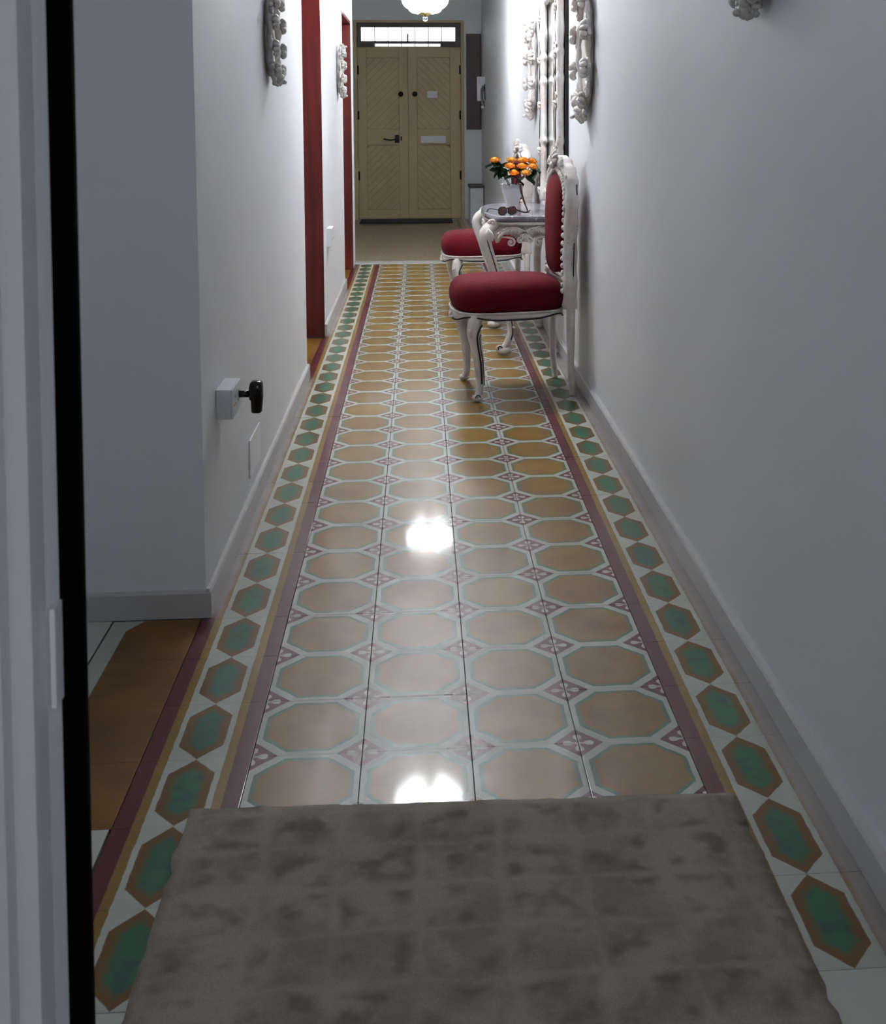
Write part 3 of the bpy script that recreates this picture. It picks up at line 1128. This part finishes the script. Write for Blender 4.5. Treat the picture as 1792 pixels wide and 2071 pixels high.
for s in (-1, 1):
    for k in range(5):
        y = s*(.07+.07*k)
        leaf_fan(bm, (xf, y, .745), (0, s, 0), (0, 0, 1), (-1, 0, 0), .045, 4, 1.8, .007, -.4)
    scroll(bm, (xf, s*.10, .69), (0, s, 0), (0, 0, 1), .03, 1.3, .009, start=PI/2, tail=[(xf, s*.28, .72), (xf, s*.2, .735)])
leaf_fan(bm, (xf-.005, 0, .70), (0, 1, 0), (0, 0, 1), (-1, 0, 0), .075, 7, 2.8, .01, PI/2)
blob(bm, (xf-.012, 0, .69), (.02, .03, .025))
obj('carving', bm, 'carved', ap, True)
# cabriole legs
for sx, sy in ((-1, -1), (-1, 1), (1, -1), (1, 1)):
    bm = bmesh.new()
    if sx < 0:
        P = catmull([(-.175, sy*.415, .80), (-.240, sy*.452, .735), (-.195, sy*.44, .56), (-.135, sy*.425, .36), (-.085, sy*.425, .17), (-.105, sy*.435, .075), (-.145, sy*.445, .03)], 7)
        R = lerp_list([(.036, .04), (.036, .046), (.030, .036), (.022, .026), (.019, .021), (.022, .022), (.018, .018)], 7)
        tube(bm, P, R, 10, up=(0, 1, 0))
        blob(bm, (-.128, sy*.443, .028), (.05, .03, .027), seg=10)
        scroll(bm, (-.150, sy*.452, .045), (-1, 0, 0), (0, 0, 1), .027, 1.2, .010, start=PI, tail=[(-.10, sy*.44, .10)])
        leaf_fan(bm, (-.222, sy*.486, .775), (-1, 0, 0), (0, 0, 1), (0, sy, 0), .085, 6, .9, .008, -PI/2-.1)
        for k in range(10):
            p = P[10+k*2]
            blob(bm, p+Vector((.018, sy*.026, 0)), (.012, .008, .007), (0, .7, 0), 6)
        scroll(bm, (-.195, sy*.46, .805), (-1, 0, 0), (0, 0, 1), .022, 1.1, .010, start=0)
    else:
        P = catmull([(.175, sy*.40, .80), (.185, sy*.425, .70), (.165, sy*.425, .5), (.17, sy*.42, .25), (.185, sy*.425, .03)], 7)
        R = lerp_list([.034, .032, .025, .019, .020], 7)
        tube(bm, P, R, 10, up=(0, 1, 0))
        blob(bm, (.182, sy*.425, .02), (.026, .026, .019), seg=10)
    lg = obj('leg', bm, 'carved', tb, True)
    if sx < 0:
        bm = bmesh.new()
        tube(bm, [P[i]+Vector((.012, sy*R[i][1]*.95, 0)) for i in range(8, 34)], .003, 6, up=(0, 1, 0))
        tube(bm, [Vector((-.150+.013*math.cos(a*.6), sy*.462, .045+.013*math.sin(a*.6))) for a in range(9)], .003, 6, up=(0, 1, 0))
        obj('inlay_line', bm, 'inlay', lg, True)

# ------------------------------------------------------------------ big mirror
mr = thing('wall_mirror', 'tall mirror in a thick carved white frame above the console table', 'mirror', (RW-.001, 7.205, .875))
MW, MH = .49, 1.36
obj('backing', bx(-.020, -.0005, -MW-.014, MW+.014, .03, MH), 'inlay', mr)
obj('glass', bx(-.026, -.0222, -MW+.02, MW-.02, .06, MH-.06), 'mirror', mr)
def frame_rail(p0, p1, n, r0, bumps):
    p0, p1 = Vector(p0), Vector(p1)
    pts = [p0.lerp(p1, i/n) for i in range(n+1)]
    rr = []
    for i in range(n+1):
        t = i/n
        k = 1
        for bt, bh, bw in bumps:
            k += bh*math.exp(-((t-bt)/bw)**2)
        rr.append((r0[0]*k, r0[1]*k))
    return tube(bmesh.new(), pts, rr, 12, up=(1, 0, 0))
bumps = [(.02, .25, .03), (.12, -.10, .04), (.265, -.14, .012), (.29, .20, .014), (.45, -.08, .06), (.575, .20, .014), (.60, -.14, .012), (.69, .20, .014), (.715, -.14, .012), (.80, .22, .03), (.98, .25, .03)]
for s in (-1, 1):
    st = obj('stile', frame_rail((-.046, s*(MW-.084), .02), (-.046, s*(MW-.084), MH), 110, (.082, .023), bumps), 'carved', mr, True)
    obj('outer_moulding', frame_rail((-.044, s*(MW-.004), .05), (-.044, s*(MW-.004), MH-.02), 110, (.014, .021), [(t, h*1.2, w_) for t, h, w_ in bumps]), 'carved', st, True)
    obj('inlay_line', tube(bmesh.new(), [Vector((-.0675-.002*math.sin(i), s*(MW-.05), .03+(MH-.05)*i/24)) for i in range(25)], .0035, 6, up=(1, 0, 0)), 'inlay', st, True)
    for zc in (.10, .36, .66, .95, 1.22):
        bm = bmesh.new()
        leaf_fan(bm, (-.066, s*(MW-.05), zc), (0, s, 0), (0, 0, 1), (-1, 0, 0), .05, 5, 2.4, .008, -PI/2)
        obj('acanthus', bm, 'carved', st, True)
        obj('volute', scroll(bmesh.new(), (-.066, s*(MW-.03), zc+.03), (0, s, 0), (0, 0, 1), .022, 1.1, .007), 'carved', st, True)
for z_, nm in ((.065, 'rail'), (MH-.04, 'rail')):
    obj(nm, frame_rail((-.042, -MW+.06, z_), (-.042, MW-.06, z_), 40, (.040, .021), [(.5, .35, .06), (.2, .15, .03), (.8, .15, .03)]), 'carved', mr, True)
bm = bmesh.new()
for s in (-1, 1):
    scroll(bm, (-.04, s*.12, MH+.06), (0, s, 0), (0, 0, 1), .085, 1.4, .022, start=0, tail=[(-.04, s*.5, MH), (-.04, s*.38, MH+.06), (-.04, s*.26, MH+.03)])
    scroll(bm, (-.04, s*.47, MH+.02), (0, s, 0), (0, 0, 1), .05, 1.3, .016, start=PI/2)
    leaf_fan(bm, (-.045, s*.28, MH+.03), (0, s, 0), (0, 0, 1), (-1, 0, 0), .12, 6, 1.8, .016, PI*.4)
leaf_fan(bm, (-.045, 0, MH), (0, 1, 0), (0, 0, 1), (-1, 0, 0), .26, 9, 2.2, .022, PI/2)
blob(bm, (-.06, 0, MH+.04), (.03, .05, .05))
obj('crest', bm, 'carved', mr, True)

# ------------------------------------------------------------------ carved wall plaques (frames around small oval mirrors)
def plaque(name, label, loc, rz, hw, hz, mat, group, depth=.055):
    """local: back on y=0 plane, faces -y, centre at origin; hw, hz half sizes"""
    t = thing(name, label, 'wall ornament', loc, rz, group)
    e1, e2, n = Vector((1, 0, 0)), Vector((0, 0, 1)), Vector((0, -1, 0))
    bm = bmesh.new()
    N = 40
    ov = [(hw*.62*math.cos(2*PI*i/N), hz*.70*math.sin(2*PI*i/N)) for i in range(N)]
    loft(bm, [[(x*1.12, -.001, z*1.10) for x, z in ov], [(x*1.12, -.014, z*1.10) for x, z in ov], [(x, -.018, z) for x, z in ov]])
    obj('back_panel', bm, mat, t, True)
    bm = bmesh.new()
    loft(bm, [[(x*.80, -.0185, z*.82) for x, z in ov], [(x*.78, -.022, z*.80) for x, z in ov]])
    obj('oval_boss', bm, mat, t)
    bm = bmesh.new()
    pts = [Vector((hw*.72*math.cos(2*PI*i/72), -.02-depth*.2*(1+math.cos(8*PI*i/72))*.4, hz*.78*math.sin(2*PI*i/72))) for i in range(72)]
    tube(bm, pts, [(.018*(1+.35*math.sin(i*PI/3)), .016*(1+.3*math.sin(i*PI/3))) for i in range(72)], 8, closed=True, up=(0, 1, 0))
    fr = obj('frame', bm, mat, t, True)
    bm = bmesh.new()
    r0 = .010*(hz/.22)**.5
    for k in range(14):
        a = 2*PI*(k+.5)/14
        c = Vector((hw*.84*math.cos(a), -.022-.2*depth, hz*.84*math.sin(a)))
        d = Vector((math.cos(a)*hw, 0, math.sin(a)*hz)).normalized()
        tn = Vector((-d.z, 0, d.x))
        fl_ = 1 if k % 2 else -1
        scroll(bm, c, tn*fl_, d, hw*.16, 1.25, r0, start=PI*.4, tail=[c-tn*fl_*hw*.30-d*.01, c-tn*fl_*hw*.18+d*.012])
    for k in range(10):
        a = 2*PI*k/10+PI/2
        c = Vector((hw*.78*math.cos(a), -.03-.25*depth, hz*.78*math.sin(a)))
        leaf_fan(bm, c, (1, 0, 0), (0, 0, 1), (0, -1, 0), hw*.28, 5, 2.4, r0*1.1, a)
    # crest and pendant with a projecting bracket
    leaf_fan(bm, (0, -.03, hz*.80), (1, 0, 0), (0, 0, 1), (0, -1, 0), hz*.26, 7, 2.0, r0*1.3, PI/2)
    leaf_fan(bm, (0, -.03, -hz*.76), (1, 0, 0), (0, 0, 1), (0, -1, 0), hz*.24, 5, 1.4, r0*1.3, -PI/2)
    for s in (-1, 1):
        scroll(bm, (s*hw*.34, -.03, hz*.88), (s, 0, 0), (0, 0, 1), hw*.17, 1.2, r0, start=PI/2)
        scroll(bm, (s*hw*.3, -.03, -hz*.84), (s, 0, 0), (0, 0, -1), hw*.15, 1.2, r0, start=PI/2)
    obj('carving', bm, mat, fr, True)
    for s in (-1, 1):
        bm = bmesh.new()
        zz = hz*.92 if s > 0 else -hz*.90
        tube(bm, catmull([(0, -.012, zz-.03*s), (0, -depth*.7, zz-.035*s), (0, -depth*1.25, zz-.005*s), (0, -depth*1.45, zz+.004*s)], 5), [.012]*8+[.008]*8, 7, up=(1, 0, 0))
        blob(bm, (0, -depth*1.45, zz+.004*s), (.013, .013, .010), seg=8)
        obj('bracket', bm, mat, fr, True)
    return t
GP = 'carved oval wall ornaments'
plaque('wall_plaque', 'tall carved white wall ornament above the nearer red chair', (RW-.001, 5.88, 1.775), -PI/2, .235, .365, 'carved', GP, .06)
plaque('wall_plaque', 'tall carved white wall ornament beyond the mirror, above the farther chair', (RW-.001, 8.60, 1.775), -PI/2, .235, .365, 'carved', GP, .06)
sp = plaque('small_wall_plaque', 'small grey carved wall ornament on the left wall before the first mahogany door', (LW+.001, 4.99, 1.785), PI/2, .155, .205, 'silver', GP, .045)
dup(sp, (LW+.001, 9.22, 1.79), PI/2, 'small grey carved wall ornament on the left wall between the two mahogany doors', GP)
dup(sp, (RW-.001, 2.89, 1.90), -PI/2, 'small grey carved wall ornament cut off at the top right of the picture', GP)

# ------------------------------------------------------------------ things on the table
ZT = .8522
vz = thing('vase', 'white flared vase holding yellow roses on the console table', 'vase', (.575, 7.22, ZT))
bm = bmesh.new()
lathe(bm, [(.038, .0005), (.045, .006), (.030, .025), (.048, .07), (.066, .13), (.072, .165), (.069, .165), (.060, .13), (.043, .07), (.02, .04)], 26)
obj('body', bm, 'vase', vz, True)
bm = bmesh.new()
tube(bm, [Vector(((.070+.004*math.cos(8*2*PI*k/48))*math.cos(2*PI*k/48), (.070+.004*math.cos(8*2*PI*k/48))*math.sin(2*PI*k/48), .167+.004*math.cos(8*2*PI*k/48))) for k in range(48)], .004, 6, closed=True)
obj('rim', bm, 'vase', vz, True)

def rose_meshes():
    bm = bmesh.new()
    rng = random.Random(5)
    for layer, (n, r, h, open_) in enumerate(((3, .013, .044, .2), (5, .023, .042, .4), (6, .033, .038, .7), (7, .041, .029, 1.3))):
        for k in range(n):
            a = 2*PI*(k/n)+layer*.6
            rows = []
            for i in range(5):
                u = i/4
                rr = r*(.25+.75*math.sin(PI*(.08+.66*u)))+open_*.007*u**4
                z = h*u
                row = []
                for j in range(5):
                    v = j/4*2-1
                    hw = (PI/n*1.25)*math.sin(PI*(.18+.62*u))
                    aa = a+v*hw
                    row.append(bm.verts.new((rr*math.cos(aa), rr*math.sin(aa), z-.004*v*v+rng.uniform(-.0008, .0008))))
                rows.append(row)
            for A, B in zip(rows, rows[1:]):
                for j in range(4):
                    bm.faces.new((A[j], A[j+1], B[j+1], B[j]))
    bmesh.ops.solidify(bm, geom=list(bm.faces), thickness=.0012)
    blob(bm, (0, 0, .021), (.024, .024, .021), seg=10)
    bl = mesh(bm, 'bloom', True)
    bl.materials.append(M['petal'])
    bm = bmesh.new()
    rows = []
    for i in range(7):
        u = i/6
        wv = .030*math.sin(PI*min(1, u*.92+.06))**.8
        row = []
        for j in range(5):
            v = j/4*2-1
            row.append(bm.verts.new((.085*u, wv*v, .012*abs(v)-.02*u*u+.002*math.sin(9*u))))
        rows.append(row)
    for A, B in zip(rows, rows[1:]):
        for j in range(4):
            bm.faces.new((A[j], A[j+1], B[j+1], B[j]))
    bmesh.ops.solidify(bm, geom=list(bm.faces), thickness=.001)
    le = mesh(bm, 'leaf', True)
    le.materials.append(M['green'])
    return bl, le
bloom, leafm = rose_meshes()
# offsets from the vase foot: along the hall's width (x), along its length (y), height
spots = [(-.10, -.02, .225, 'leftmost yellow rose of the bouquet, apart from the rest'),
         (-.005, .03, .222, 'yellow rose at the top left of the bouquet'),
         (.055, .00, .222, 'yellow rose at the top middle of the bouquet'),
         (.105, .02, .215, 'yellow rose at the top right of the bouquet'),
         (-.02, -.055, .190, 'yellow rose in the middle row of the bouquet, at its left'),
         (.045, -.06, .188, 'yellow rose in the middle row of the bouquet, at its centre'),
         (.105, -.045, .185, 'yellow rose in the middle row of the bouquet, at its right'),
         (.00, -.085, .152, 'lowest yellow rose at the left front of the bouquet'),
         (.062, -.085, .150, 'lowest yellow rose at the right front of the bouquet')]
for k, (ox, oy, oz, lb) in enumerate(spots):
    ox, oy = ox*1.12, oy*1.12
    t = thing('rose', lb, 'rose', (.58, 7.22, ZT+.115), 0, 'yellow roses in the white vase')
    tip = Vector((ox, oy, oz-.03))
    pts = catmull([(ox*.1, oy*.1, -.06), (ox*.3, oy*.3, .06), (ox*.75, oy*.75, oz*.62), tip], 6)
    obj('stem', tube(bmesh.new(), pts, .0026, 6), 'stem', t, True)
    d = (tip-Vector(pts[-4])).normalized()
    d = (d*.45+Vector((0, -.25, 1))).normalized()
    q = d.to_track_quat('Z', 'Y').to_euler()
    o = obj('bloom', bloom, None, t, loc=tip)
    o.rotation_euler = q
    o.scale = (.80, .80, .74)
    for j in range(2):
        aa = math.atan2(oy, ox)+(-1.2 if j else 1.2)+random.uniform(-.4, .4)
        o = obj('leaf', leafm, None, t, loc=tip+Vector((0, .01, -.02)))
        o.rotation_euler = (random.uniform(-.5, .5), random.uniform(-.1, .5), aa)
# three broad leaves on the side toward the hall
t = thing('rose_sprig', 'sprig of broad dark green leaves at the left of the bouquet', 'leaves', (.58, 7.22, ZT+.115))
tip = Vector((-.075, -.03, .14))
obj('stem', tube(bmesh.new(), catmull([(-.01, -.01, .004), (-.03, -.02, .07), tip], 6), .0026, 6), 'stem', t, True)
for ang, el, sc in ((PI*.98, -.15, .85), (PI*.9, -1.05, .95), (PI*1.2, .45, .9), (PI*1.45, .5, .9), (PI*1.62, .3, 1.0)):
    o = obj('leaf', leafm, None, t, loc=tip)
    o.rotation_euler = (.9, el, ang)
    o.scale = (sc, sc, sc)
# dried stem leaning beside the vase
tag(obj('dry_stem', tube(bmesh.new(), catmull([(.610, 7.05, ZT+.185), (.62, 7.04, ZT+.12), (.64, 7.03, ZT+.055), (.66, 7.02, ZT+.006)], 6), [.008]*6+[.006]*6+[.0045]*7, 7), 'stem', smooth=True), 'bare brown stem leaning down from the roses to the table top', 'stem')
# sunglasses near the front edge of the marble
sg = thing('sunglasses', 'brown sunglasses with black arms on the near end of the marble top', 'sunglasses', (.525, 6.965, ZT), math.radians(28))
for sx in (-1, 1):
    bm = bmesh.new()
    N = 20
    o_ = [(sx*.034+.029*math.copysign(abs(math.cos(2*PI*i/N))**.75, math.cos(2*PI*i/N)), .026+.024*math.copysign(abs(math.sin(2*PI*i/N))**.75, math.sin(2*PI*i/N))) for i in range(N)]
    prism(bm, o_, 'y', -.0015, .0015)
    obj('lens', bm, 'lens', sg)
    bm = bmesh.new()
    tube(bm, [Vector((x, 0, z)) for x, z in o_], .0028, 6, closed=True, up=(0, 1, 0))
    obj('rim', bm, 'blackplastic', sg, True)
    obj('arm', tube(bmesh.new(), catmull([(sx*.064, .002, .034), (sx*.067, .03, .036), (sx*.066, .10, .034), (sx*.062, .135, .012)], 6), .0032, 6), 'blackplastic', sg, True)
obj('bridge', tube(bmesh.new(), catmull([(-.008, 0, .036), (0, -.002, .040), (.008, 0, .036)], 4), .0025, 6), 'blackplastic', sg, True)
obj('front_arm', tube(bmesh.new(), catmull([(.066, .0, .030), (.10, -.004, .016), (.135, -.004, .010), (.165, .002, .022)], 6), .0045, 6), 'blackplastic', sg, True)

# ------------------------------------------------------------------ sockets and plug on the left wall
so = thing('outlet_box', 'white surface socket box low on the left wall holding a black plug', 'socket', (LW, 3.585, .522))
obj('box', bx(.0005, .046, 0, .165, 0, .094, bev=.003), 'plastic', so)
fp = obj('face_plate', bx(.0462, .052, .002, .163, .001, .093, bev=.0025), 'plastic', so)
for k, yy in enumerate((.044, .121)):
    for dy, dz in ((0, .062), (-.013, .038), (.013, .038)):
        obj('slot', bx(.0522, .0526, yy+dy-.004, yy+dy+.004, dz-.003, dz+.003), 'iron', fp)
so2 = dup(so, (LW, 7.93, .56), 0, 'small white socket box on the left wall between the two mahogany doors')
so2.scale = (.7, 1.2, 1.35)
pl = thing('power_plug', 'black plug adapter pushed into the near socket box', 'plug', (LW+.053, 3.70, .575))
obj('neck', tube(bmesh.new(), [Vector((.0005, 0, 0)), Vector((.034, 0, 0))], .011, 10), 'blackplastic', pl, True)
bm = bmesh.new()
loft(bm, [[(x, y, z) for x, y in [(cx_+rx*math.copysign(abs(math.cos(2*PI*i/20))**.6, math.cos(2*PI*i/20)), ry*math.copysign(abs(math.sin(2*PI*i/20))**.6, math.sin(2*PI*i/20))) for i in range(20)]]
          for z, cx_, rx, ry in ((-.060, .055, .014, .014), (-.056, .055, .017, .017), (-.02, .056, .019, .019), (-.015, .054, .022, .021), (.02, .054, .022, .022), (.034, .055, .020, .020), (.041, .056, .015, .015))])
obj('body', bm, 'blackplastic', pl, True)
cvp = thing('wall_cover', 'flush white cover plate near the baseboard below the black plug', 'cover plate', (LW, 4.24, .13))
obj('plate', bx(.0003, .006, 0, .27, 0, .14, bev=.002), 'doorwhite', cvp)
